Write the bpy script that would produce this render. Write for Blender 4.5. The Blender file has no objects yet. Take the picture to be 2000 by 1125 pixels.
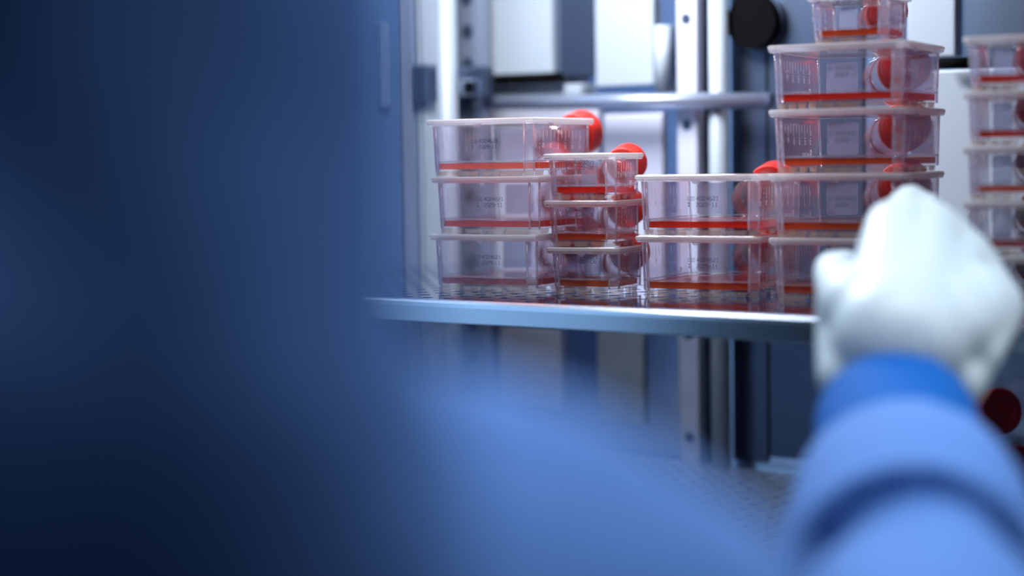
import bpy, bmesh, math, random
from mathutils import Vector, Matrix
from math import sin, cos, pi, radians as R
random.seed(4)

# ------------------------------------------------------------------ camera
SC = bpy.context.scene
COL = SC.collection
F_PX, TILT, ROLL, CAM_H = 3500.0, 0.0715, 0.0146, 0.0883      # z = 0 is the top of the middle shelf
ct, st, cr, sr = cos(TILT), sin(TILT), cos(ROLL), sin(ROLL)
FWD = Vector((0, ct, -st)); UP0 = Vector((0, st, ct)); RT0 = Vector((1, 0, 0))
RT = RT0 * cr - UP0 * sr
UP = RT0 * sr + UP0 * cr
cam_d = bpy.data.cameras.new('camera')
cam = bpy.data.objects.new('camera', cam_d); COL.objects.link(cam)
cam.matrix_world = Matrix(((RT.x, UP.x, -FWD.x, 0), (RT.y, UP.y, -FWD.y, 0), (RT.z, UP.z, -FWD.z, CAM_H), (0, 0, 0, 1)))
cam_d.sensor_width = 36.0
cam_d.lens = F_PX * 36.0 / 2000.0
cam_d.clip_start = 0.01
cam_d.dof.use_dof = True
cam_d.dof.focus_distance = 1.168
cam_d.dof.aperture_fstop = 2.6
SC.camera = cam

# ------------------------------------------------------------------ world, lamps, exposure
W_ = bpy.data.worlds.new('room_light'); SC.world = W_; W_.use_nodes = True
nt = W_.node_tree; nt.nodes.clear()
wo = nt.nodes.new('ShaderNodeOutputWorld'); bg = nt.nodes.new('ShaderNodeBackground')
tc = nt.nodes.new('ShaderNodeTexCoord'); sx = nt.nodes.new('ShaderNodeSeparateXYZ')
nt.links.new(tc.outputs['Generated'], sx.inputs[0])
dp = nt.nodes.new('ShaderNodeVectorMath'); dp.operation = 'DOT_PRODUCT'; dp.inputs[1].default_value = (0.45, 0.60, 0.66)
nt.links.new(tc.outputs['Generated'], dp.inputs[0])
ma = nt.nodes.new('ShaderNodeMath'); ma.operation = 'MULTIPLY_ADD'
ma.inputs[1].default_value = 0.5; ma.inputs[2].default_value = 0.5
nt.links.new(dp.outputs['Value'], ma.inputs[0])
rp = nt.nodes.new('ShaderNodeValToRGB')
e = rp.color_ramp.elements
e[0].position = 0.58; e[0].color = (0.001, 0.002, 0.006, 1)
e[1].position = 0.84; e[1].color = (0.74, 0.82, 1.0, 1)
nt.links.new(ma.outputs[0], rp.inputs[0]); nt.links.new(rp.outputs[0], bg.inputs['Color'])
bg.inputs['Strength'].default_value = 0.62
nt.links.new(bg.outputs[0], wo.inputs[0])

def area(name, loc, target, sxy, power, color):
    l = bpy.data.lights.new(name, 'AREA'); l.shape = 'RECTANGLE'; l.size, l.size_y = sxy
    l.energy = power; l.color = color
    o = bpy.data.objects.new(name, l); COL.objects.link(o); o.location = loc
    o.rotation_euler = (Vector(target) - Vector(loc)).to_track_quat('-Z', 'Y').to_euler()
    return o
area('ceiling_lamp', (0.14, 0.48, 1.25), (0.15, 1.30, -0.05), (1.0, 0.6), 22, (0.88, 0.94, 1.0))
area('right_fill', (0.80, 0.66, 0.42), (0.52, 1.5, 0.30), (0.5, 0.7), 4, (0.88, 0.93, 1.0))  # added fill light from the right, aimed past the shoulder
area('chamber_fill', (-0.02, 1.27, 0.40), (0.12, 1.24, 0.0), (0.22, 0.16), 4.2, (0.92, 0.95, 1.0))  # added light inside the chamber to brighten the interior only

SC.view_settings.view_transform = 'Standard'
SC.view_settings.look = 'None'
SC.view_settings.gamma = 1.0
SC.view_settings.use_curve_mapping = False
SC.view_settings.exposure = 0.35
SC.cycles.max_bounces = 14
SC.cycles.diffuse_bounces = 4
SC.cycles.glossy_bounces = 8
SC.cycles.transmission_bounces = 12
SC.cycles.transparent_max_bounces = 96
SC.cycles.use_denoising = True
SC.cycles.sample_clamp_indirect = 4.0
SC.cycles.caustics_reflective = False
SC.cycles.caustics_refractive = False

# ------------------------------------------------------------------ incubator frame: u along the shelf edge, v inwards
A = 0.6475
O = Vector((0, 1.098, 0))
EU = Vector((cos(A), -sin(A), 0)); EV = Vector((sin(A), cos(A), 0))
INC = Matrix.Translation(O) @ Matrix.Rotation(-A, 4, 'Z')     # local x = u, local y = v
UL, UR, VB, ZT, ZF = -0.315, 0.42, 0.375, 0.42, -0.42
def ray(px, py):
    return (FWD * F_PX + RT * (px - 1000) - UP * (py - 562.5)).normalized()
def at_back(px, py, v=VB):
    "(u, z) on the plane v = const seen at a pixel"
    d = ray(px, py); o = Vector((0, 0, CAM_H))
    t = (v - (o - O).dot(EV)) / d.dot(EV)
    p = o + d * t - O
    return p.dot(EU), p.z
def at_left(px, py, u=UL):
    d = ray(px, py); o = Vector((0, 0, CAM_H))
    t = (u - (o - O).dot(EU)) / d.dot(EU)
    p = o + d * t - O
    return p.dot(EV), p.z
def at_depth(px, py, Y):
    d = ray(px, py); return Vector((0, 0, CAM_H)) + d * (Y / d.y)

# ------------------------------------------------------------------ materials
def newmat(name):
    m = bpy.data.materials.new(name); m.use_nodes = True
    return m, m.node_tree, m.node_tree.nodes['Principled BSDF']
def pbr(name, col, rough=0.5, metal=0.0, bump=None, spec=0.5, vary=None, coat=0):
    m, t, b = newmat(name)
    b.inputs['Base Color'].default_value = (*col, 1); b.inputs['Roughness'].default_value = rough
    b.inputs['Metallic'].default_value = metal; b.inputs['Specular IOR Level'].default_value = spec
    b.inputs['Coat Weight'].default_value = coat
    c = t.nodes.new('ShaderNodeTexCoord')
    if bump:
        n = t.nodes.new('ShaderNodeTexNoise'); n.inputs['Scale'].default_value = bump[0]; n.inputs['Detail'].default_value = 3
        mp = t.nodes.new('ShaderNodeMapping'); mp.inputs['Scale'].default_value = bump[2] if len(bump) > 2 else (1, 1, 1)
        t.links.new(c.outputs['Object'], mp.inputs[0]); t.links.new(mp.outputs[0], n.inputs[0])
        bu = t.nodes.new('ShaderNodeBump'); bu.inputs['Strength'].default_value = bump[1]; bu.inputs['Distance'].default_value = 0.002
        t.links.new(n.outputs[0], bu.inputs['Height']); t.links.new(bu.outputs[0], b.inputs['Normal'])
    if vary:
        n = t.nodes.new('ShaderNodeTexNoise'); n.inputs['Scale'].default_value = vary[0]
        t.links.new(c.outputs['Object'], n.inputs[0])
        r = t.nodes.new('ShaderNodeValToRGB')
        r.color_ramp.elements[0].position = 0.35; r.color_ramp.elements[1].position = 0.65
        r.color_ramp.elements[0].color = (*col, 1); r.color_ramp.elements[1].color = (*vary[1], 1)
        t.links.new(n.outputs[0], r.inputs[0]); t.links.new(r.outputs[0], b.inputs['Base Color'])
    return m
def plastic(name, clear, haze, tint, hazecol, rough=0.03, glossy_boost=0.0):
    "clear moulded plastic: straight-through view, Fresnel reflection and a little milky scatter"
    m = bpy.data.materials.new(name); m.use_nodes = True; t = m.node_tree; t.nodes.clear()
    out = t.nodes.new('ShaderNodeOutputMaterial')
    tr = t.nodes.new('ShaderNodeBsdfTransparent'); tr.inputs[0].default_value = (*tint, 1)
    df = t.nodes.new('ShaderNodeBsdfDiffuse'); df.inputs[0].default_value = (*hazecol, 1)
    tl = t.nodes.new('ShaderNodeBsdfTranslucent'); tl.inputs[0].default_value = (*hazecol, 1)
    gl = t.nodes.new('ShaderNodeBsdfGlossy'); gl.inputs['Roughness'].default_value = rough
    m0 = t.nodes.new('ShaderNodeMixShader'); m0.inputs[0].default_value = 0.5
    t.links.new(df.outputs[0], m0.inputs[1]); t.links.new(tl.outputs[0], m0.inputs[2])
    m1 = t.nodes.new('ShaderNodeMixShader'); m1.inputs[0].default_value = haze
    t.links.new(tr.outputs[0], m1.inputs[1]); t.links.new(m0.outputs[0], m1.inputs[2])
    fr = t.nodes.new('ShaderNodeFresnel'); ge = t.nodes.new('ShaderNodeNewGeometry')
    io = t.nodes.new('ShaderNodeMath'); io.operation = 'MULTIPLY_ADD'; io.inputs[1].default_value = 1 / 1.5 - 1.5; io.inputs[2].default_value = 1.5
    t.links.new(ge.outputs['Backfacing'], io.inputs[0]); t.links.new(io.outputs[0], fr.inputs[0])
    ad = t.nodes.new('ShaderNodeMath'); ad.operation = 'ADD'; ad.inputs[1].default_value = glossy_boost; ad.use_clamp = True
    t.links.new(fr.outputs[0], ad.inputs[0])
    m2 = t.nodes.new('ShaderNodeMixShader')
    t.links.new(ad.outputs[0], m2.inputs[0]); t.links.new(m1.outputs[0], m2.inputs[1]); t.links.new(gl.outputs[0], m2.inputs[2])
    t.links.new(m2.outputs[0], out.inputs[0])
    return m

M = {}
M['clear'] = plastic('clear_polystyrene', 1, 0.012, (0.99, 0.985, 0.995), (0.80, 0.76, 0.92))
M['rim'] = plastic('thick_rim_polystyrene', 1, 0.30, (0.95, 0.93, 0.97), (0.95, 0.92, 1.0), 0.08, 0.10)
M['corner'] = plastic('moulded_corner_polystyrene', 1, 0.12, (0.93, 0.91, 0.99), (0.92, 0.90, 1.0), 0.06, 0.08)
M['foot'] = plastic('moulded_foot_polystyrene', 1, 0.22, (0.92, 0.86, 0.82), (0.98, 0.86, 0.76), 0.08, 0.08)
def glass(name, milky, col, rough=0.03):
    m = bpy.data.materials.new(name); m.use_nodes = True; t = m.node_tree; t.nodes.clear()
    out = t.nodes.new('ShaderNodeOutputMaterial')
    g_ = t.nodes.new('ShaderNodeBsdfGlass'); g_.inputs['Roughness'].default_value = rough; g_.inputs['IOR'].default_value = 1.5
    g_.inputs[0].default_value = (0.97, 0.96, 0.985, 1)
    tr = t.nodes.new('ShaderNodeBsdfTransparent'); tr.inputs[0].default_value = (0.97, 0.96, 0.98, 1)
    df = t.nodes.new('ShaderNodeBsdfDiffuse'); df.inputs[0].default_value = (*col, 1)
    tl = t.nodes.new('ShaderNodeBsdfTranslucent'); tl.inputs[0].default_value = (*col, 1)
    a = t.nodes.new('ShaderNodeMixShader'); a.inputs[0].default_value = .5
    t.links.new(df.outputs[0], a.inputs[1]); t.links.new(tl.outputs[0], a.inputs[2])
    b = t.nodes.new('ShaderNodeMixShader'); b.inputs[0].default_value = 0.45
    t.links.new(g_.outputs[0], b.inputs[1]); t.links.new(tr.outputs[0], b.inputs[2])
    c = t.nodes.new('ShaderNodeMixShader'); c.inputs[0].default_value = milky
    t.links.new(b.outputs[0], c.inputs[1]); t.links.new(a.outputs[0], c.inputs[2]); t.links.new(c.outputs[0], out.inputs[0])
    return m
M['rim'] = glass('thick_rim_polystyrene', 0.34, (1.0, 1.0, 1.0))
M['side'] = plastic('side_wall_polystyrene', 1, 0.05, (0.91, 0.87, 0.91), (0.72, 0.52, 0.64))  # mauve tint stands for red caps mirrored inside the side walls
M['rib'] = glass('corner_rib_polystyrene', 0.12, (0.95, 0.93, 1.0))
M['foot'] = plastic('moulded_foot_polystyrene', 1, 0.17, (0.95, 0.91, 0.88), (1.0, 0.84, 0.72), 0.08, 0.05)
M['frost'] = plastic('frosted_writing_patch', 1, 0.34, (0.86, 0.90, 0.98), (0.72, 0.80, 1.0), 0.45, 0.0)
M['neck'] = plastic('neck_polystyrene', 1, 0.07, (0.96, 0.93, 0.95), (0.9, 0.85, 0.92), 0.04, 0.06)
M['med_red'] = plastic('red_medium', 1, 0.52, (0.97, 0.32, 0.20), (0.98, 0.085, 0.035), 0.02, 0.0)
M['med_orange'] = plastic('orange_medium', 1, 0.50, (0.98, 0.48, 0.25), (0.98, 0.20, 0.04), 0.02, 0.0)
M['med_pink'] = plastic('pale_pink_medium', 1, 0.45, (0.93, 0.50, 0.50), (0.75, 0.16, 0.20), 0.02, 0.0)
M['cap'] = pbr('red_cap_plastic', (0.90, 0.030, 0.014), 0.42)
M['cap_dark'] = pbr('crimson_cap_plastic', (0.48, 0.010, 0.03), 0.45)
for k_, c_ in (('cap', (1.0, 0.30, 0.27)), ('cap_dark', (0.5, 0.03, 0.05))):
    t = M[k_].node_tree; b = t.nodes['Principled BSDF']; o_ = [n for n in t.nodes if n.type == 'OUTPUT_MATERIAL'][0]
    tl = t.nodes.new('ShaderNodeBsdfTranslucent'); tl.inputs[0].default_value = (*c_, 1)
    mx = t.nodes.new('ShaderNodeMixShader'); mx.inputs[0].default_value = 0.34
    t.links.new(b.outputs[0], mx.inputs[1]); t.links.new(tl.outputs[0], mx.inputs[2]); t.links.new(mx.outputs[0], o_.inputs[0])
M['white_ink'] = plastic('white_print', 1, 0.80, (0.95, 0.95, 0.97), (0.97, 0.95, 1.0), 0.5)
M['grey_ink'] = pbr('grey_print', (0.06, 0.07, 0.13), 0.7)
M['steel'] = pbr('polished_steel', (0.62, 0.68, 0.80), 0.14, 1.0, bump=(6, 0.04))
M['steel_shelf'] = pbr('shelf_steel', (0.66, 0.70, 0.82), 0.08, 1.0, bump=(14, 0.006))
M['shelf_brushed'] = pbr('brushed_shelf_steel', (0.66, 0.76, 0.92), 0.40, 0.7)
M['lip'] = pbr('brushed_lip_steel', (0.74, 0.84, 0.97), 0.22, 1.0)
M['steel_wall'] = pbr('chamber_steel', (0.60, 0.67, 0.82), 0.22, 1.0, bump=(3, 0.2))
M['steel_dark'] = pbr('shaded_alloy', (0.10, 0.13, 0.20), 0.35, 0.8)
M['satin'] = pbr('satin_panel', (0.46, 0.53, 0.62), 0.45, 0.15)
M['satin_lilac'] = pbr('satin_lilac_panel', (0.76, 0.78, 0.93), 0.4, 0.3)
M['gown_reflection'] = pbr('gown_reflection_blue', (0.10, 0.20, 0.42), 0.35, 0.5)  # blue painted in for the gown's reflection on the steel wall
M['catch'] = pbr('blue_grey_catch', (0.20, 0.30, 0.50), 0.4, 0.5)
M['grey_alloy'] = pbr('grey_alloy', (0.30, 0.35, 0.46), 0.35, 0.6)
M['black'] = pbr('black_rubber', (0.003, 0.003, 0.004), 0.9, spec=0.05)
M['gown'] = pbr('gown_fabric', (0.074, 0.175, 0.44), 0.85, bump=(35, 0.5), spec=0.2)
M['cuff'] = pbr('knit_cuff', (0.0, 0.080, 0.33), 0.8, bump=(90, 0.5), spec=0.2)
M['glove'] = pbr('nitrile_glove', (0.43, 0.52, 0.57), 0.5, bump=(60, 0.3))
M['skin'] = pbr('skin', (0.62, 0.38, 0.28), 0.5)
M['hair'] = pbr('hair', (0.03, 0.02, 0.015), 0.5)
M['scrub_cap'] = pbr('cap_fabric', (0.10, 0.2, 0.5), 0.9)

# ------------------------------------------------------------------ helpers
def mesh_obj(name, bm, mats, parent=None, mat4=None, smooth=False):
    bmesh.ops.recalc_face_normals(bm, faces=bm.faces[:])
    me = bpy.data.meshes.new(name); bm.to_mesh(me); bm.free()
    for m in (mats if isinstance(mats, (list, tuple)) else [mats]): me.materials.append(m)
    if smooth:
        for p in me.polygons: p.use_smooth = True
    o = bpy.data.objects.new(name, me); COL.objects.link(o)
    if mat4 is not None: o.matrix_world = mat4
    if parent is not None: o.parent = parent
    return o
def empty(name, loc=(0, 0, 0), rz=0.0, mat4=None):
    o = bpy.data.objects.new(name, None); COL.objects.link(o); o.empty_display_size = 0.02
    o.location = loc; o.rotation_euler = (0, 0, rz)
    if mat4 is not None: o.matrix_world = mat4
    return o
def tag(o, label=None, cat=None, group=None, kind=None):
    if label: o['label'] = label
    if cat: o['category'] = cat
    if group: o['group'] = group
    if kind: o['kind'] = kind
    return o
def box(bm, x0, x1, y0, y1, z0, z1, bevel=0.0, mi=0):
    r = bmesh.ops.create_cube(bm, size=1.0)
    vs = r['verts']
    for v in vs:
        v.co = Vector(((x0 + x1) / 2 + v.co.x * (x1 - x0), (y0 + y1) / 2 + v.co.y * (y1 - y0), (z0 + z1) / 2 + v.co.z * (z1 - z0)))
    fs = set(f for v in vs for f in v.link_faces)
    for f in fs: f.material_index = mi
    if bevel > 0:
        es = list(set(ed for v in vs for ed in v.link_edges))
        bmesh.ops.bevel(bm, geom=es, offset=bevel, segments=2, affect='EDGES', profile=0.6)
def cyl(bm, p0, p1, r0, r1=None, seg=24, caps=True):
    p0, p1 = Vector(p0), Vector(p1); r1 = r0 if r1 is None else r1
    d = (p1 - p0); q = d.to_track_quat('Z', 'Y').to_matrix()
    a = [bm.verts.new(p0 + q @ Vector((r0 * cos(2 * pi * i / seg), r0 * sin(2 * pi * i / seg), 0))) for i in range(seg)]
    b = [bm.verts.new(p1 + q @ Vector((r1 * cos(2 * pi * i / seg), r1 * sin(2 * pi * i / seg), 0))) for i in range(seg)]
    for i in range(seg): bm.faces.new((a[i], a[(i + 1) % seg], b[(i + 1) % seg], b[i]))
    if caps: bm.faces.new(list(reversed(a))); bm.faces.new(b)
def loft(bm, rings, cap0=True, cap1=True, mi=None, close=False):
    vr = [[bm.verts.new(p) for p in ring] for ring in rings]
    n = len(vr[0]); k = len(vr)
    for j in range(k - 1 if not close else k):
        a, b = vr[j], vr[(j + 1) % k]
        for i in range(n):
            f = bm.faces.new((a[i], a[(i + 1) % n], b[(i + 1) % n], b[i]))
            if mi: f.material_index = mi(j, i)
    if cap0 and not close: bm.faces.new(list(reversed(vr[0])))
    if cap1 and not close: bm.faces.new(vr[-1])
    return vr
def text_bm(s, size, extr=0.0):
    cu = bpy.data.curves.new('t', 'FONT'); cu.body = s; cu.size = size; cu.resolution_u = 2
    cu.align_x = 'LEFT'; cu.extrude = extr
    ob = bpy.data.objects.new('t', cu); COL.objects.link(ob)
    bpy.context.view_layer.update()
    me = bpy.data.meshes.new_from_object(ob.evaluated_get(bpy.context.evaluated_depsgraph_get()))
    bm = bmesh.new(); bm.from_mesh(me)
    bpy.data.meshes.remove(me); bpy.data.objects.remove(ob); bpy.data.curves.remove(cu)
    return bm
def add_bm(dst, src, fn):
    mp = {}
    for v in src.verts: mp[v] = dst.verts.new(fn(v.co))
    for f in src.faces:
        try: dst.faces.new([mp[v] for v in f.verts])
        except ValueError: pass
    src.free()
GL = {'0': [[(0, 1), (0, 5), (1, 6), (3, 6), (4, 5), (4, 1), (3, 0), (1, 0), (0, 1)]], '1': [[(1, 5), (2, 6), (2, 0)], [(1, 0), (3, 0)]],
      '2': [[(0, 5), (1, 6), (3, 6), (4, 5), (4, 4), (3, 3), (1, 2.6), (0, 1.6), (0, 0), (4, 0)]],
      '3': [[(0, 5), (1, 6), (3, 6), (4, 5), (4, 4), (3, 3), (1.4, 3)], [(3, 3), (4, 2), (4, 1), (3, 0), (1, 0), (0, 1)]],
      '4': [[(3, 0), (3, 6), (0, 2), (4, 2)]], '5': [[(4, 6), (0, 6), (0, 3.5), (3, 3.5), (4, 2.6), (4, 1), (3, 0), (0, 0)]],
      '6': [[(3.6, 6), (1, 6), (0, 5), (0, 1), (1, 0), (3, 0), (4, 1), (4, 2.4), (3, 3.3), (0, 3.3)]],
      '8': [[(1, 3), (0, 2), (0, 1), (1, 0), (3, 0), (4, 1), (4, 2), (3, 3), (1, 3), (0, 4), (0, 5), (1, 6), (3, 6), (4, 5), (4, 4), (3, 3)]],
      '9': [[(.4, 0), (3, 0), (4, 1), (4, 5), (3, 6), (1, 6), (0, 5), (0, 3.6), (1, 2.7), (4, 2.7)]], '-': [[(0.6, 3), (3.4, 3)]],
      'L': [[(0, 6), (0, 0), (4, 0)]], 'O': [[(0, 0), (0, 6), (4, 6), (4, 0), (0, 0)]], 'T': [[(0, 6), (4, 6)], [(2, 6), (2, 0)]]}
def stroke_bm(s, h, w=None, th=0.13):
    "plain line lettering, cap height h, unit advance"
    bm = bmesh.new(); k = h / 6; t = h * th / 2
    for i, c in enumerate(s):
        for pl in GL.get(c, []):
            for a, b in zip(pl, pl[1:]):
                a = Vector((a[0] * k + i * 5.6 * k, a[1] * k, 0)); b = Vector((b[0] * k + i * 5.6 * k, b[1] * k, 0))
                d = (b - a).normalized(); n = Vector((-d.y, d.x, 0)) * t; a = a - d * t; b = b + d * t
                bm.faces.new([bm.verts.new(p) for p in (a - n, b - n, b + n, a + n)])
    return bm
def extent(bm):
    xs = [v.co.x for v in bm.verts]; return min(xs), max(xs)

# ------------------------------------------------------------------ chamber shell (the setting)
def struct(name, bm, m, mat4=INC):
    o = mesh_obj(name, bm, m, mat4=mat4); o['kind'] = 'structure'; return o
bm = bmesh.new(); box(bm, UL - 0.03, UR + 0.03, VB, VB + 0.02, ZF, ZT); struct('wall_back', bm, M['steel_wall'])
bm = bmesh.new(); box(bm, UL - 0.03, UL, -0.02, VB, ZF, ZT); struct('wall_left', bm, M['steel_wall'])
bm = bmesh.new(); box(bm, UR, UR + 0.03, -0.02, VB, ZF, ZT); struct('wall_right', bm, M['steel_wall'])
bm = bmesh.new(); box(bm, UL - 0.03, UR + 0.03, -0.02, VB + 0.02, ZT, ZT + 0.03); struct('ceiling', bm, M['steel_wall'])
bm = bmesh.new(); box(bm, UL - 0.03, UR + 0.03, -0.02, VB + 0.02, ZF - 0.03, ZF); struct('floor', bm, M['steel_wall'])

bm = bmesh.new(); box(bm, 0.0, 0.72, 0.0, 0.03, ZF, ZT, 0.004)
M['door'] = pbr('reflector_door_blue', (0.40, 0.66, 0.95), 0.5, 0.0)
DM = INC @ Matrix.Translation((UL - 0.045, -0.03, 0)) @ Matrix.Rotation(R(-90 - 4), 4, 'Z')
struct('reflector_door', bm, M['door'], DM)  # unseen door, added and coloured for its blue reflection in the shelf lip

# ------------------------------------------------------------------ perforated shelves
def shelf(zt, label, msheet='steel_shelf'):
    root = tag(empty('perforated_shelf', mat4=INC @ Matrix.Translation((0, 0, zt))), label, 'shelf')
    x0, x1, y0, y1 = UL + 0.012, UR - 0.012, 0.006, VB - 0.012
    c = 0.0165; nx = int((x1 - x0) / c); ny = int((y1 - y0) / c)
    cx, cy = (x1 - x0) / nx, (y1 - y0) / ny
    bm = bmesh.new(); r = 0.0042; SEG = 16
    grid = {}
    def gv(i, j):
        if (i, j) not in grid: grid[(i, j)] = bm.verts.new((x0 + cx * i / 2, y0 + cy * j / 2, 0))
        return grid[(i, j)]
    for i in range(nx):
        for j in range(ny):
            mx, my = x0 + cx * (i + .5), y0 + cy * (j + .5)
            h = [bm.verts.new((mx + r * cos(2 * pi * k / SEG), my + r * sin(2 * pi * k / SEG), 0)) for k in range(SEG)]
            ring = [gv(2 * i + 2, 2 * j + 1), gv(2 * i + 2, 2 * j + 2), gv(2 * i + 1, 2 * j + 2), gv(2 * i, 2 * j + 2),
                    gv(2 * i, 2 * j + 1), gv(2 * i, 2 * j), gv(2 * i + 1, 2 * j), gv(2 * i + 2, 2 * j)]
            for k in range(8):
                a, b = ring[k], ring[(k + 1) % 8]
                bm.faces.new((h[2 * k], a, b, h[(2 * k + 2) % SEG], h[2 * k + 1]))
    o = mesh_obj('shelf_sheet', bm, M[msheet], root)
    so = o.modifiers.new('thick', 'SOLIDIFY'); so.thickness = 0.0012; so.offset = -1 if o.data.polygons[0].normal.z > 0 else 1
    # rolled front lip
    bm = bmesh.new()
    prof = [(y0, 0), (0.0042, 0.0002), (0.0022, -0.0004), (0.0008, -0.0018), (0, -0.0042), (0, -0.0135), (0.0006, -0.0143), (0.004, -0.0145),
            (0.004, -0.0133), (0.0014, -0.0130), (0.0014, -0.0046), (0.0026, -0.0020), (y0, -0.0012)]
    rings = [[Vector((x, p[0], p[1])) for p in prof] for x in (x0, x1)]
    loft(bm, rings)
    mesh_obj('front_lip', bm, M['lip'], root)
    for s, xx in ((0, x0), (1, x1)):
        bm = bmesh.new(); box(bm, xx - 0.001, xx + 0.001, y0, y1, -0.012, 0, 0)
        mesh_obj('side_lip', bm, M['steel_shelf'], root)
    return root
shelf(0.0, 'perforated steel shelf with a rolled front lip carrying the stacked flasks')
shelf(-0.160, 'lower perforated steel shelf below the lip of the flask shelf', 'shelf_brushed')

# ------------------------------------------------------------------ panels, posts and fittings on the chamber walls
def sheet(name, px0, py0, px1, py1, m, label, cat, v=VB, t=0.004, group=None, bev=0.0015):
    cx_, cy_ = (px0 + px1) / 2, (py0 + py1) / 2
    u0 = at_back(px0, cy_, v)[0]; u1 = at_back(px1, cy_, v)[0]
    z0 = at_back(cx_, py1, v)[1]; z1 = at_back(cx_, py0, v)[1]
    z0 = max(z0, ZF + .002); z1 = min(z1, ZT - .002)
    bm = bmesh.new(); box(bm, u0, u1, v - t, v, z0, z1, bev)
    return tag(mesh_obj(name, bm, m, mat4=INC), label, cat, group)
sheet('rear_cladding', 944, -400, 1083, 148, M['satin'], 'pale satin air duct panel nearest the left rear corner', 'panel', t=0.006)
sheet('rear_cladding', 1168, -400, 1282, 168, M['satin'], 'pale satin air duct panel right of the dark rear channel', 'panel', t=0.006)
sheet('duct_cover', 955, 168, 1150, 190, M['satin'], 'low pale horizontal duct cover under the left rear panel', 'panel', t=0.012)
sheet('duct_cover', 950, 212, 1175, 560, M['satin_lilac'], 'lilac tinted rear panel behind the left flask stack', 'panel', t=0.004)
sheet('duct_cover', 1185, 222, 1300, 560, M['satin_lilac'], 'lilac tinted rear panel behind the small flask stack', 'panel', t=0.004)
sheet('rear_cladding', 1778, -300, 1872, 112, M['satin'], 'pale satin panel above the black rod at right', 'panel', t=0.006)
sheet('rear_cladding', 1778, 134, 2080, 560, M['satin'], 'pale satin panel below the black rod at right', 'panel', t=0.006)

def back_rod(px0, py0, px1, py1, rad, m, name, label, cat, off=0.02):
    v = VB - off
    u0, z0 = at_back(px0, py0, v); u1, z1 = at_back(px1, py1, v)
    bm = bmesh.new(); cyl(bm, (u0, v, z0), (u1, v, z1), rad)
    return tag(mesh_obj(name, bm, m, mat4=INC, smooth=True), label, cat)
back_rod(935, 157, 1095, 151, 0.0045, M['black'], 'rear_rail', 'dark thin rear rail below the left duct panel', 'rail')
back_rod(900, 201, 1505, 196, 0.0062, M['grey_alloy'], 'rear_rail', 'long grey rear rail running behind the flask stacks', 'rail', off=0.03)
back_rod(1832, 124, 1900, 122, 0.0040, M['black'], 'rear_rod', 'short black rod between the two right hand stacks', 'rod')

def upright(px0, px1, v, m, label, holes=True, depth=0.012, hp=0.028):
    root = tag(empty('rack_upright', mat4=INC), label, 'rack post', 'perforated rack uprights')
    u0 = at_back(px0, 300, v)[0]; u1 = at_back(px1, 300, v)[0]
    bm = bmesh.new(); box(bm, u0, u1, v, v + depth, ZF + .001, ZT - .001, 0.002); mesh_obj('post', bm, m, root)
    if holes:
        z = ZF + 0.03
        while z < ZT - 0.02:
            bm = bmesh.new(); w = (u1 - u0) * .3; c_ = (u0 + u1) / 2
            cyl(bm, (c_, v - 0.0006, z), (c_, v + 0.002, z), w * .75, seg=14)
            mesh_obj('slot', bm, M['steel_dark'], root); z += hp
    return root
# rack uprights against the rear wall (each with its row of slots)
UP_OBJ = []
UP_OBJ.append(upright(893, 941, VB - 0.04, M['grey_alloy'], 'dark slotted rack upright in the left rear corner'))
UP_OBJ.append(upright(1322, 1362, VB - 0.02, M['satin_lilac'], 'grey slotted rack upright behind the third flask stack', hp=0.084))
def plain_post(px0, px1, v, m, label, depth=0.012, z0=None, z1=None):
    u0 = at_back(px0, 300, v)[0]; u1 = at_back(px1, 300, v)[0]; r = (u1 - u0) / 2
    bm = bmesh.new(); cyl(bm, ((u0 + u1) / 2, v, z0 if z0 is not None else ZF + .001), ((u0 + u1) / 2, v, z1 if z1 is not None else ZT - .001), r, seg=28)
    return tag(mesh_obj('steel_post', bm, m, mat4=INC, smooth=True), label, 'post', 'round steel posts')
plain_post(854, 890, VB - 0.06, M['satin'], 'bright round steel post left of the dark slotted upright')
plain_post(1388, 1422, VB - 0.02, M['satin'], 'bright round steel post left of the black port')
plain_post(1283, 1310, VB - 0.012, M['satin'], 'short bright steel post beside the right duct panel', z0=at_back(1296, 182)[1], z1=at_back(1296, 52)[1])
# dark channels
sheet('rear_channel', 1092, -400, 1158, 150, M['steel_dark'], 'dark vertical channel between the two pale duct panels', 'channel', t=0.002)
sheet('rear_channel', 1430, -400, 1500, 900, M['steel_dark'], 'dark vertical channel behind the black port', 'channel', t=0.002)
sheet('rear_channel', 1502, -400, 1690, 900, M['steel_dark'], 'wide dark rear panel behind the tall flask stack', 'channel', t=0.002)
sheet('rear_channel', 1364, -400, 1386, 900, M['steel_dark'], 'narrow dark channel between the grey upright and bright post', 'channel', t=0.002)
sheet('rear_cladding', 1172, 640, 1262, 830, M['satin'], 'pale rear panel seen under the shelf, right one', 'panel', t=0.004)
sheet('rear_cladding', 980, 640, 1100, 800, M['satin_lilac'], 'lilac rear panel seen under the shelf, left one', 'panel', t=0.004)
# port
u_, z_ = at_back(1486, 44)
root = tag(empty('air_port', mat4=INC), 'round black air port high on the rear wall', 'port')
bm = bmesh.new(); cyl(bm, (u_, VB - 0.016, z_), (u_, VB - 0.002, z_), 0.0215, seg=32); mesh_obj('port_plug', bm, M['black'], root)
bm = bmesh.new(); cyl(bm, (u_, VB - 0.008, z_), (u_, VB - 0.001, z_), 0.0235, seg=32); mesh_obj('port_collar', bm, M['steel_dark'], root)
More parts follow.
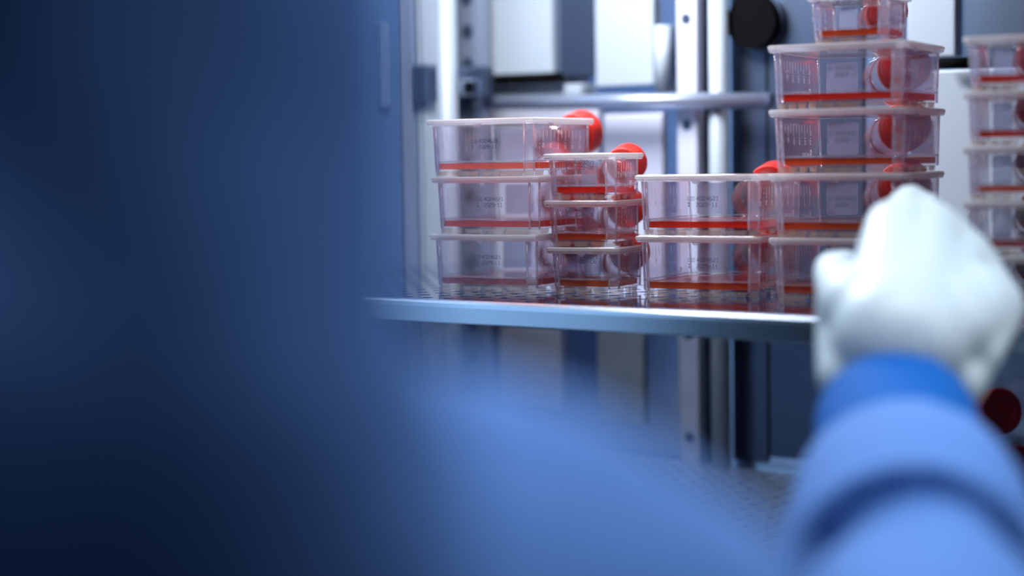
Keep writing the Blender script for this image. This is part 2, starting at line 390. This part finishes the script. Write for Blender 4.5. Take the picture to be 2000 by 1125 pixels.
# shelf clip on the corner upright
root = tag(empty('shelf_clip', mat4=INC), 'square steel shelf clip hooked on the corner upright', 'clip')
v = VB - 0.055
a, b = at_back(879, 190, v), at_back(945, 128, v)
bm = bmesh.new(); box(bm, a[0], b[0], v, v + 0.014, a[1], b[1], 0.002); mesh_obj('clip_body', bm, M['steel_dark'], root)
a, b = at_back(905, 188, v), at_back(941, 154, v)
bm = bmesh.new(); box(bm, a[0], b[0], v - 0.004, v + 0.001, a[1], b[1], 0.0015); mesh_obj('clip_hook', bm, M['steel'], root)
a, b = at_back(915, 184, v), at_back(930, 160, v)
bm = bmesh.new(); box(bm, a[0], b[0], v - 0.0055, v - 0.003, a[1], b[1], 0.0005); mesh_obj('clip_slot', bm, M['black'], root)

# side duct on the left wall
def left_sheet(name, px0, px1, py0, py1, m, label, cat, t=0.006):
    cx_, cy_ = (px0 + px1) / 2, (py0 + py1) / 2
    v0 = at_left(px0, cy_)[0]; v1 = at_left(px1, cy_)[0]
    z0 = at_left(cx_, py1)[1]; z1 = at_left(cx_, py0)[1]
    z0 = max(z0, ZF + .002); z1 = min(z1, ZT - .002)
    bm = bmesh.new(); box(bm, UL, UL + t, v0, v1, z0, z1, 0.0015)
    return tag(mesh_obj(name, bm, m, mat4=INC), label, cat)
left_sheet('side_duct', 812, 840, -400, 900, M['satin'], 'bright narrow side duct strip left of the round post', 'duct', 0.010)
left_sheet('side_bracket', 800, 824, 128, 200, M['steel_dark'], 'small grey bracket on the left chamber wall', 'bracket', 0.016)
left_sheet('side_catch', 722, 740, 45, 210, M['catch'], 'slim vertical steel catch on the left chamber wall', 'catch', 0.010)
left_sheet('side_duct', 772, 792, -400, 900, M['grey_alloy'], 'grey edge strip of the left chamber wall', 'duct', 0.007)
left_sheet('gown_reflection_sheet', 330, 770, -400, 900, M['gown_reflection'], 'broad blue liner sheet on the left chamber wall', 'gown_reflection', 0.005)

# ------------------------------------------------------------------ culture flasks
BIG = dict(W=0.0840, H=0.0388, D=0.0852, cr=0.0162, cy=0.054, cz=0.0290, ch=0.0048, lot='4024621', exp='2029-11', nums=['40', '60', '80', '100', '120', '140', '160'],
           lw=0.0150, lx=0.0, lz=(0.0222, 0.0183), ts=0.0029)
SML = dict(W=0.0517, H=0.0307, D=0.0464, cr=0.0130, cy=0.031, cz=0.0232, ch=0.0048, lot='4023221', exp='2029-08', nums=['20', '30', '40', '50'],
           lw=0.0150, lx=0.0, lz=(0.0232, 0.0200), ts=0.0027)
def outline(S, ins, ch=None, z=0.0, back=0.014):
    w, d0, d1 = S['W'] / 2 - ins, ins, S['D'] - ins
    c = S['ch'] if ch is None else ch
    nk = S['W'] * 0.17; bk = back * (S['W'] / 0.084)
    pts = [(-w + c, d0), (w - c, d0), (w, d0 + c), (w, d1 - c * .6), (w - c * .6, d1), (nk, d1 + bk), (-nk, d1 + bk), (-w + c * .6, d1), (-w, d1 - c * .6), (-w, d0 + c)]
    return [Vector((x, y, z)) for x, y in pts]
INS_T, INS_B = 0.0017, 0.0027          # draft of the side walls
def inset_at(S, z):
    k = (z - 0.003) / (S['H'] - 0.006); return INS_B + (INS_T - INS_B) * k
def make_flask(S, med):
    root = empty('culture_flask'); H, W, D = S['H'], S['W'], S['D']; wt = 0.0013
    zt = H - 0.0042
    # body: double walled tray with chamfered, slightly milky corners
    bm = bmesh.new()
    corner = {1, 8 + 1}
    cor = {1, 3, 7, 9}
    rings = [outline(S, INS_B, z=0.0032), outline(S, INS_T, z=zt), outline(S, INS_T + wt, z=zt), outline(S, INS_B + wt, z=0.0046)]
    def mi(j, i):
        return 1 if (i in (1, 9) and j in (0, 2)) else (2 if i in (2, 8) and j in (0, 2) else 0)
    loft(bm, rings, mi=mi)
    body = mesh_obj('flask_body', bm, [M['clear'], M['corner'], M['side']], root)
    # moulded ribs on the two front corners
    for s in (-1, 1):
        for (ax, ay) in ((W / 2, S['ch']), (W / 2 - S['ch'], 0), (W / 2 - 0.0008, D - 2 * INS_T - S['ch'] * .5)):
            bm = bmesh.new()
            def pt(z, dx=0, dy=0):
                i_ = inset_at(S, z); return Vector((s * (ax - i_ - 0.0003), ay + i_ + 0.0003, z))
            cyl(bm, pt(0.0034), pt(zt), 0.00075, 0.00085, seg=8)
            mesh_obj('corner_rib', bm, M['rib'], root, smooth=True)
    # lid with overhanging rim and a little thumb tab in the middle of the front edge
    bm = bmesh.new()
    z0, z1 = H - 0.0044, H - 0.0002
    rings = [outline(S, 0.0010, 0.0016, z0), outline(S, 0.0, 0.0016, z0 + 0.0007), outline(S, 0.0, 0.0016, z1 - 0.0008), outline(S, 0.0008, 0.0016, z1)]
    loft(bm, rings)
    rim_in = [outline(S, 0.0032, 0.003, z1 - 0.0014)]
    lid = mesh_obj('lid', bm, [M['clear'], M['rim']], root)
    bm = bmesh.new()
    loft(bm, [outline(S, 0.0006, 0.0016, z0 - 0.0002), outline(S, -0.0001, 0.0016, z0 + 0.0004), outline(S, -0.0001, 0.0016, z0 + 0.0015), outline(S, -0.0005, 0.0016, z0 + 0.0019),
              outline(S, -0.0005, 0.0016, z1 - 0.0009), outline(S, 0.0003, 0.0016, z1 - 0.0002), outline(S, 0.0024, 0.003, z1 - 0.0002), outline(S, 0.0024, 0.003, z0 - 0.0002)],
         close=True, mi=lambda j, i: 1 if j in (0, 1) else 0)
    mesh_obj('lid_rim', bm, [M['rim'], M['rib']], root)
    for cx_, cy_, ux in ((0, 0.0, (1, 0)), (W / 2, D * .3, (0, 1))):
        bm = bmesh.new(); rr = 0.0029
        pr = [(-rr, 0.0006), (-rr * .62, -0.0012), (-rr * .3, -0.0017), (rr * .3, -0.0017), (rr * .62, -0.0012), (rr, 0.0006)]
        if ux == (1, 0): rg = [[Vector((p[0], y_, z0 + p[1])) for p in pr] for y_ in (-0.0006, 0.0010)]
        else: rg = [[Vector((x_, cy_ + p[0], z0 + p[1])) for p in pr] for x_ in (W / 2 + 0.0006, W / 2 - 0.0010)]
        loft(bm, rg); mesh_obj('lid_tab', bm, M['rib'], root)
    # stacking feet: trapezoid teeth under the walls
    bm = bmesh.new()
    def tooth(a, b, inw, z_top=0.0034, z_bot=0.0002, sl=0.0014):
        a, b = Vector(a), Vector(b); d = (b - a).normalized(); n = Vector(inw)
        q = [a + d * 0, b + d * 0, b - d * sl, a + d * sl]
        zs = [z_top, z_top, z_bot, z_bot]
        f1 = [Vector((p.x, p.y, z)) for p, z in zip(q, zs)]
        f2 = [p + Vector((n.x, n.y, 0)) * 0.0014 for p in f1]
        loft(bm, [f1, f2])
    nt_ = 4 if W > .07 else 3
    i_ = INS_B
    L_ = W - 2 * i_ - 2 * S['ch']; seg = L_ / nt_
    for k in range(nt_):
        if k % 2 == 0 or True:
            x0 = -W / 2 + i_ + S['ch'] + seg * k + seg * .04; x1 = x0 + seg * .88
            tooth((x0, i_, 0), (x1, i_, 0), (0, 1, 0)); 
    L_ = D - 2 * i_ - 1.6 * S['ch']; seg = L_ / nt_
    for s in (-1, 1):
        for k in range(nt_):
            y0 = i_ + S['ch'] + seg * k + seg * .1; y1 = y0 + seg * .6
            tooth((s * (W / 2 - i_), y0, 0), (s * (W / 2 - i_), y1, 0), (-s, 0, 0))
        c1 = Vector((s * (W / 2 - i_), i_ + S['ch'], 0)); c2 = Vector((s * (W / 2 - i_ - S['ch']), i_, 0))
        tooth(c1, c2, (-s * .7, .7, 0), sl=0.0004)
        tooth((s * (W / 2 - i_ - 0.003), D - i_, 0), (s * W * .2, D - i_ + .008, 0), (0, -1, 0))
    mesh_obj('stacking_feet', bm, M['foot'], root)
    # medium lying on the tray floor
    bm = bmesh.new(); zl = 0.0088 if W > .07 else 0.0084
    loft(bm, [outline(S, inset_at(S, 0.0047) + wt + 0.0001, z=0.00475), outline(S, inset_at(S, zl) + wt + 0.0001, z=zl)])
    mesh_obj('medium', bm, med, root)
    bm = bmesh.new()
    za = zl + 0.0006; ia = inset_at(S, za)
    loft(bm, [outline(S, ia - 0.0003, z=za), outline(S, ia - 0.0003, z=za + 0.0008), outline(S, ia + wt + 0.0004, z=za + 0.0008), outline(S, ia + wt + 0.0004, z=za)], close=True)
    mesh_obj('fill_line_ridge', bm, M['rib'], root)
    # neck and cap
    yb = D - INS_T + 0.014 * (W / 0.084)
    capc = Vector((0, D + S['cy'], S['cz']))
    n0 = Vector((0, yb - 0.003, H * .5 + 0.0002)); ax = (capc - n0).normalized(); r_ = S['cr']
    def tube(bm, p0, p1, r0, r1, th=0.0012, seg=40):
        q = (Vector(p1) - Vector(p0)).to_track_quat('Z', 'Y').to_matrix()
        def ring(p, r): return [Vector(p) + q @ Vector((r * cos(2 * pi * i / seg), r * sin(2 * pi * i / seg), 0)) for i in range(seg)]
        loft(bm, [ring(p0, r0), ring(p1, r1), ring(p1, r1 - th), ring(p0, r0 - th)], close=True)
    bm = bmesh.new()
    rn = min(r_ - 0.0022, H * .5 - 0.0045)
    tube(bm, n0, capc + ax * 0.004, rn, r_ - 0.0024)
    tube(bm, n0 + ax * 0.010, n0 + ax * 0.0118, rn + 0.0012, rn + 0.0012)
    mesh_obj('neck', bm, M['neck'], root, smooth=True)
    bm = bmesh.new(); seg = 96; hl = 0.0085 * (r_ / .016)
    q = ax.to_track_quat('Z', 'Y').to_matrix()
    def cring(t, r, kn=0.0):
        return [capc + ax * t + q @ Vector(((r + (kn if i % 2 else 0)) * cos(2 * pi * i / seg), (r + (kn if i % 2 else 0)) * sin(2 * pi * i / seg), 0)) for i in range(seg)]
    loft(bm, [cring(-hl, r_ - 0.0018), cring(-hl, r_ - 0.0006), cring(-hl + 0.0008, r_ - 0.0003, 0.0003), cring(hl - 0.0012, r_ - 0.0004, 0.0004), cring(hl, r_ - 0.0014),
              cring(hl, r_ * .62), cring(hl - 0.0008, r_ * .58), cring(hl - 0.0008, r_ * .3), cring(hl, r_ * .26), cring(hl, 0.001)], cap0=False)
    loft(bm, [cring(-hl, r_ - 0.0018), cring(hl - 0.0022, r_ - 0.0018)], cap0=False)
    mesh_obj('cap', bm, M['cap'], root)
    # frosted writing patches on the two sloping shoulders
    for s in (-1, 1):
        bm = bmesh.new(); o1 = outline(S, INS_T, z=0)
        pA = Vector((s * (W / 2 - INS_T - S['ch'] * .6), D - INS_T, 0)); pB = Vector((s * W * .17, yb, 0))
        n = Vector((s * (pB.y - pA.y), abs(pB.x - pA.x), 0)).normalized()
        a_ = pA.lerp(pB, .12); b_ = pA.lerp(pB, .88)
        zz0, zz1 = H * .27, H * .82
        c_ = 0.0012
        pr = [(0, zz0 + c_), (c_, zz0), (1 - c_, zz0), (1, zz0 + c_), (1, zz1 - c_), (1 - c_, zz1), (c_, zz1), (0, zz1 - c_)]
        L2 = (b_ - a_).length; d = (b_ - a_).normalized()
        def P2(tx, z, off):
            t_ = {0: 0, 1: L2}.get(tx, c_ if tx == c_ else L2 - c_)
            k = a_ + d * t_ + n * off; return Vector((k.x, k.y - (inset_at(S, z) - INS_T), z))
        loft(bm, [[P2(tx, z, 0.0002) for tx, z in pr], [P2(tx, z, 0.0006) for tx, z in pr]])
        mesh_obj('writing_patch', bm, M['frost'], root)
    # printed lot number and date on the front
    bm = bmesh.new()
    def fr(co, x0, zz, k=1.0):
        z = zz + co.y * k; return Vector((x0 + co.x * k, inset_at(S, z) - 0.0003, z))
    tx0 = -0.0005 if W > .07 else -0.0044
    for s_, zz in ((S['lot'], S['lz'][0]), (S['exp'], S['lz'][1])):
        tb = stroke_bm(s_, S['ts'] * .82); a0, a1 = extent(tb)
        wd = S['lw'] * (len(s_) / 7.0) * (0.94 if '-' in s_ else 1.0)
        add_bm(bm, tb, lambda c, zz=zz, a0=a0, k=wd / (a1 - a0): Vector((tx0 + (c.x - a0) * k, inset_at(S, zz + c.y) - 0.0003, zz + c.y)))
    def rect(x0, x1, z0_, z1_):
        bm.faces.new([bm.verts.new((x, inset_at(S, z) - 0.0003, z)) for x, z in ((x0, z0_), (x1, z0_), (x1, z1_), (x0, z1_))])
    bx0, bx1, bz0, bz1 = tx0 - 0.0058, tx0 - 0.0012, S['lz'][0] - 0.0002, S['lz'][0] + 0.0024; t_ = 0.00022
    rect(bx0, bx1, bz0, bz0 + t_); rect(bx0, bx1, bz1 - t_, bz1); rect(bx0, bx0 + t_, bz0, bz1); rect(bx1 - t_, bx1, bz0, bz1)
    tb = stroke_bm('LOT', 0.0014); a0, a1 = extent(tb)
    add_bm(bm, tb, lambda c, k=0.0038 / (a1 - a0): fr(Vector(((c.x - a0) * k, c.y, 0)), bx0 + 0.0004, bz0 + 0.0005))
    hz = S['lz'][1]
    for pts in (((0, 0), (.0016, 0), (.0008, .0013)), ((0, .0026), (.0008, .0013), (.0016, .0026))):
        bm.faces.new([bm.verts.new((bx0 + x, inset_at(S, hz + z) - 0.0003, hz + z)) for x, z in pts])
    mesh_obj('lot_print', bm, M['grey_ink'], root)
    # graduations on both side walls
    for s in (-1, 1):
        bm = bmesh.new()
        def sp(y, z): return Vector((s * (W / 2 - inset_at(S, z) + 0.0003), y, z))
        def line(y, z0_, z1_, t=0.0005):
            bm.faces.new([bm.verts.new(sp(a_, b_)) for a_, b_ in ((y - t / 2, z0_), (y + t / 2, z0_), (y + t / 2, z1_), (y - t / 2, z1_))])
        zt_ = H * .78; n = len(S['nums']); pitch = (0.116 if W > .07 else 0.165) * D; y0 = (0.10 if W > .07 else .14) * D
        for k in range(n):
            y = y0 + pitch * k
            line(y, zt_ - H * .19, zt_)
            if k < n - 1 and k > 0: line(y + pitch / 2, zt_ - H * .135, zt_)
            tb = text_bm(S['nums'][k], H * .088); a0, a1 = extent(tb); hgt = H * .055
            # digits run downwards along z, read with the flask standing on its base
            add_bm(bm, tb, lambda c, y=y, a0=a0: sp(y + (-(c.y) + hgt / 2) * 1.0, zt_ - H * .22 - (c.x - a0)) if s > 0 else sp(y + (c.y - hgt / 2) * -1.0 * -1.0, zt_ - H * .22 - (c.x - a0)))
        y = y0 + pitch * .5
        z = zt_
        while z > H * .16:
            line(y, z - 0.0022, z - 0.0006, 0.0003); z -= 0.0026
        tb = text_bm('ml', H * .085); a0, a1 = extent(tb)
        add_bm(bm, tb, lambda c, a0=a0: sp(y0 + pitch * (n - 1) + 0.0022 - c.y * .8, zt_ - H * .10 - (c.x - a0)))
        tb = text_bm('SARSTEDT', 0.0030); a0, a1 = extent(tb); yL = y0 + pitch * (n - 1) - 0.002
        add_bm(bm, tb, lambda c, a0=a0, k=0.0135 / (a1 - a0) if W > .07 else .008 / (a1 - a0): sp(yL - (a1 - a0) * k + (c.x - a0) * k if s > 0 else yL - (c.x - a0) * k, H * .26 + c.y))
        yb_ = yL + 0.0006; q_ = 0.0032
        for (ya, za, yb2, zb) in ((0, 0, q_, .0006), (0, q_ + .001, q_, q_ + .0016), (0, 0, .0006, q_ + .0016), (q_ - .0006, 0, q_, q_ + .0016)):
            bm.faces.new([bm.verts.new(sp(yb_ + a_, H * .24 + b_)) for a_, b_ in ((ya, za), (yb2, za), (yb2, zb), (ya, zb))])
        bm.faces.new([bm.verts.new(sp(yb_ + a_, H * .24 + b_)) for a_, b_ in ((.0006, .0008), (.0014, .0008), (q_ - .0006, q_ + .0008), (q_ - .0014, q_ + .0008))])
        mesh_obj('graduation_print', bm, M['white_ink'], root)
    return root

def copy_tree(o, parent=None):
    c = o.copy(); COL.objects.link(c); c.parent = parent
    for ch in [x for x in SC.objects if x.parent == o]: 
        k = ch.copy(); COL.objects.link(k); k.parent = c
    return c
PROTO = {}
def flask(kind, med, label, group, loc, rz, cap='cap'):
    key = (kind, med, cap)
    if key not in PROTO:
        p = make_flask(BIG if kind == 'B' else SML, M[med]); PROTO[key] = p; o = p
        if cap != 'cap':
            for ch in p.children:
                if ch.name.startswith('cap'): ch.data.materials[0] = M[cap]
    else:
        o = copy_tree(PROTO[key])
    o.location = loc; o.rotation_euler = (0, 0, rz)
    return tag(o, label, 'culture flask', group)
def place(kind, C, yaw, level, med, label, group, dx=0.0, dy=0.0, z0=0.0):
    "C = front right lid corner on the ground, yaw of the front edge"
    S = BIG if kind == 'B' else SML
    u = Vector((-cos(yaw), sin(yaw), 0))
    p = Vector((C[0], C[1], 0)) + u * (S['W'] / 2 - dx) + Vector((sin(yaw), cos(yaw), 0)) * dy
    p.z = z0 + level * S['H']
    return flask(kind, med, label, group, p, -yaw)
g = 'flasks stacked on the shelf'
C1, Y1 = (0.0143, 1.181), 0.549
place('B', C1, Y1, 2, 'med_orange', 'large clear flask with orange medium, top of the leftmost stack', g)
place('B', C1, Y1, 1, 'med_red', 'large clear flask with red medium, middle of the leftmost stack', g, dx=0.0035)
place('B', C1, Y1, 0, 'med_pink', 'large clear flask with pale pink medium, bottom of the leftmost stack', g, dx=0.001)
C2, Y2 = (0.0673, 1.158), 0.486
place('S', C2, Y2, 2, 'med_red', 'small clear flask with red medium, top of the small stack second from left', g)
place('S', C2, Y2, 1, 'med_orange', 'small clear flask with orange medium, middle of the small stack second from left', g)
place('S', C2, Y2, 0, 'med_orange', 'small clear flask, bottom of the small stack second from left, on the shelf', g, dx=0.0016)
C3, Y3 = (0.1532, 1.109), 0.503
place('B', C3, Y3, 1, 'med_red', 'large clear flask with red medium, upper one of the two high stack', g)
place('B', C3, Y3, 0, 'med_orange', 'large clear flask with orange medium, lower one of the two high stack', g)
C4, Y4 = (0.2303, 1.052), 0.512
place('B', C4, Y4, 3, 'med_red', 'large clear flask directly under the small one atop the tall stack', g)
place('B', C4, Y4, 2, 'med_orange', 'large clear flask second from top among the large ones of the tall stack', g, dx=0.0005)
place('B', C4, Y4, 1, 'med_orange', 'large clear flask just above the fingertips in the tall stack', g)
place('B', C4, Y4, 0, 'med_orange', 'large clear flask at the bottom of the tall stack, grasped by the glove', g)
p = at_depth(1738, 70, 1.072)
place('S', (p.x, p.y), 0.50, 0, 'med_orange', 'small clear flask on the very top of the tall stack', g, z0=4 * BIG['H'])
L5 = Vector((0.2545, 1.010, 0)); y5 = 0.50
C5 = L5 + Vector((cos(y5), -sin(y5), 0)) * SML['W']
for k, (md, nm) in enumerate((('med_pink', 'small clear flask at the bottom of the right edge stack'), ('med_pink', 'small clear flask, second from the bottom of the right edge stack'),
                       ('med_red', 'small clear flask, middle of the right edge stack'), ('med_red', 'small clear flask, second from the top of the right edge stack'),
                       ('med_red', 'small clear flask, top of the stack cut by the right edge'))):
    place('S', (C5.x, C5.y), y5, k, md, nm, g)
# flasks on the lower shelf, caps outwards
def low(px, Y, rz, lev, med, label, cap):
    p = at_depth(px, 800, Y)
    q = Vector((p.x, p.y, 0)) + Vector((-sin(rz), cos(rz), 0)) * -(BIG['D'] + BIG['cy'] + .008)
    return flask('B', med, label, 'flasks on the lower shelf', (q.x, q.y, -0.160 + lev * BIG['H']), rz, cap)
low(1957, 1.235, pi + 0.28, 1, 'med_pink', 'flask with crimson cap facing out right of the sleeve, upper one', 'cap_dark')
low(1992, 1.225, pi + 0.28, 0, 'med_pink', 'flask with crimson cap facing out right of the sleeve, lower one', 'cap_dark')

# ------------------------------------------------------------------ person: gowned arm reaching in
def hull_bm(parts, sub=3):
    "parts = [(p0, r0, p1, r1) ...] each a tapered capsule"
    bm = bmesh.new()
    for pp in parts:
        p0, r0, p1, r1 = pp[:4]
        if len(pp) > 4:
            t = bmesh.new(); cyl(t, p0, p1, r0, r1, seg=48)
            me = bpy.data.meshes.new('t'); t.to_mesh(me); t.free(); bm.from_mesh(me); bpy.data.meshes.remove(me); continue
        t = bmesh.new()
        for p, r in ((p0, r0), (p1, r1)):
            rr = r if isinstance(r, (tuple, list)) else (r, r, r)
            bmesh.ops.create_icosphere(t, subdivisions=sub, radius=1.0, matrix=Matrix.Translation(Vector(p)) @ Matrix.Diagonal((*rr, 1)))
        h = bmesh.ops.convex_hull(t, input=t.verts[:])
        junk = [x for x in h['geom_interior'] if isinstance(x, bmesh.types.BMVert)]
        bmesh.ops.delete(t, geom=junk, context='VERTS')
        me = bpy.data.meshes.new('t'); t.to_mesh(me); t.free(); bm.from_mesh(me); bpy.data.meshes.remove(me)
    return bm
def bake(name, bm, mat, parent, voxel, smooth=6, disp=None):
    me = bpy.data.meshes.new('t'); bm.to_mesh(me); bm.free()
    o = bpy.data.objects.new('t', me); COL.objects.link(o)
    r = o.modifiers.new('r', 'REMESH'); r.mode = 'VOXEL'; r.voxel_size = voxel
    s = o.modifiers.new('s', 'SMOOTH'); s.factor = 0.6; s.iterations = smooth
    if disp:
        tx = bpy.data.textures.new('folds', 'CLOUDS'); tx.noise_scale = disp[0]
        d = o.modifiers.new('d', 'DISPLACE'); d.texture = tx; d.strength = disp[1]; d.mid_level = .5; d.texture_coords = 'GLOBAL'
    bpy.context.view_layer.update()
    m2 = bpy.data.meshes.new_from_object(o.evaluated_get(bpy.context.evaluated_depsgraph_get()))
    bpy.data.objects.remove(o); bpy.data.meshes.remove(me)
    m2.name = name; m2.materials.clear(); m2.materials.append(mat)
    for p in m2.polygons: p.use_smooth = True
    n = bpy.data.objects.new(name, m2); COL.objects.link(n); n.parent = parent
    return n
def P(px, py, Y): return at_depth(px, py, Y)
person = tag(empty('person', (0, 0, 0)), 'person in a blue gown and white glove reaching into the incubator', 'person')
# gown: torso and shoulder at left near the camera, upper arm, forearm
cz = CAM_H
a0, a1, a2, a3, a4 = P(1748, 822, 0.800), P(1768, 978, 0.735), P(1788, 1140, 0.650), P(1806, 1180, 0.630), P(1820, 1240, 0.600)
SH = Vector((-0.074, 0.270, cz - 0.030)); EL = Vector((0.075, 0.40, cz - 0.205))
gown = hull_bm([
    (SH, 0.060, Vector((-0.20, 0.20, cz + 0.01)), 0.070),
    (SH, 0.060, Vector((-0.073, 0.268, cz + 0.055)), 0.058), (Vector((-0.073, 0.268, cz + 0.055)), 0.058, Vector((-0.22, 0.20, cz + 0.03)), 0.075),
    (Vector((-0.20, 0.20, cz + 0.0)), 0.080, Vector((-0.40, 0.12, cz + 0.0)), 0.080),
    (Vector((-0.22, 0.20, cz - 0.12)), 0.115, Vector((-0.38, 0.10, cz - 0.12)), 0.115),
    (Vector((-0.22, 0.20, cz - 0.45)), 0.125, Vector((-0.38, 0.10, cz - 0.45)), 0.125),
    (Vector((-0.22, 0.20, cz - 0.12)), 0.115, Vector((-0.22, 0.20, cz - 0.75)), 0.135),
    (Vector((-0.38, 0.10, cz - 0.12)), 0.115, Vector((-0.38, 0.10, cz - 0.75)), 0.135),
    (SH, 0.060, Vector((-0.056, 0.300, cz - 0.088)), 0.058),
    (Vector((-0.056, 0.300, cz - 0.088)), 0.058, Vector((-0.020, 0.335, cz - 0.101)), 0.064),
    (Vector((-0.020, 0.335, cz - 0.101)), 0.064, Vector((0.014, 0.365, cz - 0.124)), 0.062),
    (Vector((0.014, 0.365, cz - 0.124)), 0.062, EL, 0.060),
    (EL, 0.060, a4.lerp(EL, .45) + Vector((0, 0, -.01)), 0.050),
    (a4.lerp(EL, .5), 0.050, a4.lerp(EL, .2), 0.046),
    (a4.lerp(EL, .3), 0.048, a4, 0.046, 'c'),
    (a4, 0.030, a1, 0.030, 'c'),
    (a2, 0.0470, a2.lerp(a1, .5), 0.0495, 'c'),
    (a2.lerp(a1, .5), 0.0495, a1.lerp(a0, .05), 0.0440, 'c'),
])
bake('gown', gown, M['gown'], person, 0.003, 7, (0.05, 0.005))
cuff = hull_bm([(a1, 0.038, a0, 0.0358, 'c')])
bake('knit_cuff', cuff, M['cuff'], person, 0.002, 3)
# gloved hand: back of the hand to the camera, thumb to the left, fingers reaching forward round the flask
K = dict(w=P(1748, 775, 0.826), w2=P(1755, 665, 0.815),
         i=P(1752, 452, 0.880), m=P(1815, 455, 0.885), r=P(1880, 510, 0.880), p=P(1930, 585, 0.865),
         tb=P(1672, 600, 0.830))
hand = [
    (K['w'], 0.027, K['w2'], 0.030),
    (K['w2'], 0.030, K['i'], 0.0165), (K['w2'], 0.032, K['m'], 0.0165), (K['w2'], 0.032, K['r'], 0.0160), (K['w2'], 0.030, K['p'], 0.0150),
    (K['i'], 0.0165, K['m'], 0.0160), (K['m'], 0.0165, K['r'], 0.0155), (K['r'], 0.0155, K['p'], 0.0150),
    (P(1835, 640, 0.825), 0.026, P(1930, 600, 0.85), 0.017), (P(1905, 690, 0.82), 0.012, P(1940, 600, .85), 0.015),
    (K['w2'], 0.028, K['tb'], 0.018),
    (P(1660, 735, 0.815), 0.0155, P(1650, 610, 0.840), 0.0140), (P(1700, 730, 0.820), 0.022, P(1672, 600, 0.835), 0.018),
    (P(1855, 745, 0.815), 0.016, P(1925, 620, 0.845), 0.0160), (P(1800, 740, 0.82), 0.022, P(1890, 600, 0.845), 0.022),
]
def finger(pts, rs):
    for k in range(len(pts) - 1): hand.append((pts[k], rs[k], pts[k + 1], rs[k + 1]))
finger([K['i'], P(1768, 408, 0.915), P(1778, 392, 0.955), P(1772, 420, 0.995)], [0.0130, 0.0098, 0.0088, 0.0078])
finger([K['m'], P(1800, 415, 0.925), P(1812, 408, 0.970), P(1808, 440, 1.005)], [0.0130, 0.0100, 0.0090, 0.0080])
finger([K['r'], P(1885, 478, 0.925), P(1880, 474, 0.965), P(1868, 505, 0.995)], [0.0125, 0.0095, 0.0087, 0.0078])
finger([K['p'], P(1945, 560, 0.905), P(1925, 555, 0.940), P(1900, 580, 0.965)], [0.0120, 0.0088, 0.0080, 0.0072])
finger([K['tb'], P(1640, 560, 0.870), P(1628, 530, 0.915), P(1650, 520, 0.955)], [0.0170, 0.0120, 0.0105, 0.0090])
bake('glove', hull_bm(hand), M['glove'], person, 0.0022, 5)
# head, neck (above and left of the frame) so that the figure is whole
body = hull_bm([
    (Vector((-0.32, 0.13, cz + 0.02)), 0.055, Vector((-0.30, 0.17, cz + 0.16)), 0.052),
    (Vector((-0.30, 0.18, cz + 0.24)), (0.072, 0.085, 0.098), Vector((-0.295, 0.205, cz + 0.19)), (0.058, 0.065, 0.06)),
    (Vector((-0.268, 0.268, cz + 0.215)), 0.010, Vector((-0.272, 0.262, cz + 0.235)), 0.008),
    (SH, 0.045, Vector((-0.20, 0.20, cz - 0.02)), 0.055), (SH, 0.040, Vector((-0.075, 0.295, cz - 0.11)), 0.032), (Vector((-0.075, 0.295, cz - 0.11)), 0.032, Vector((-0.02, 0.335, cz - 0.13)), 0.028), (Vector((-0.02, 0.335, cz - 0.13)), 0.028, EL, 0.036), (EL, 0.036, a4, 0.024), (a4, 0.026, a2, 0.024), (a2, 0.024, a0, 0.022),
    (Vector((-0.22, 0.20, cz - 0.12)), 0.09, Vector((-0.38, 0.10, cz - 0.12)), 0.09),
    (Vector((-0.30, 0.15, cz - 0.12)), 0.10, Vector((-0.30, 0.15, cz - 0.75)), 0.11)])
bake('body', body, M['skin'], person, 0.005, 4)
hc = hull_bm([(Vector((-0.302, 0.165, cz + 0.265)), (0.080, 0.092, 0.085), Vector((-0.31, 0.13, cz + 0.22)), (0.068, 0.06, 0.06))])
bake('bouffant_cap', hc, M['scrub_cap'], person, 0.005, 3)
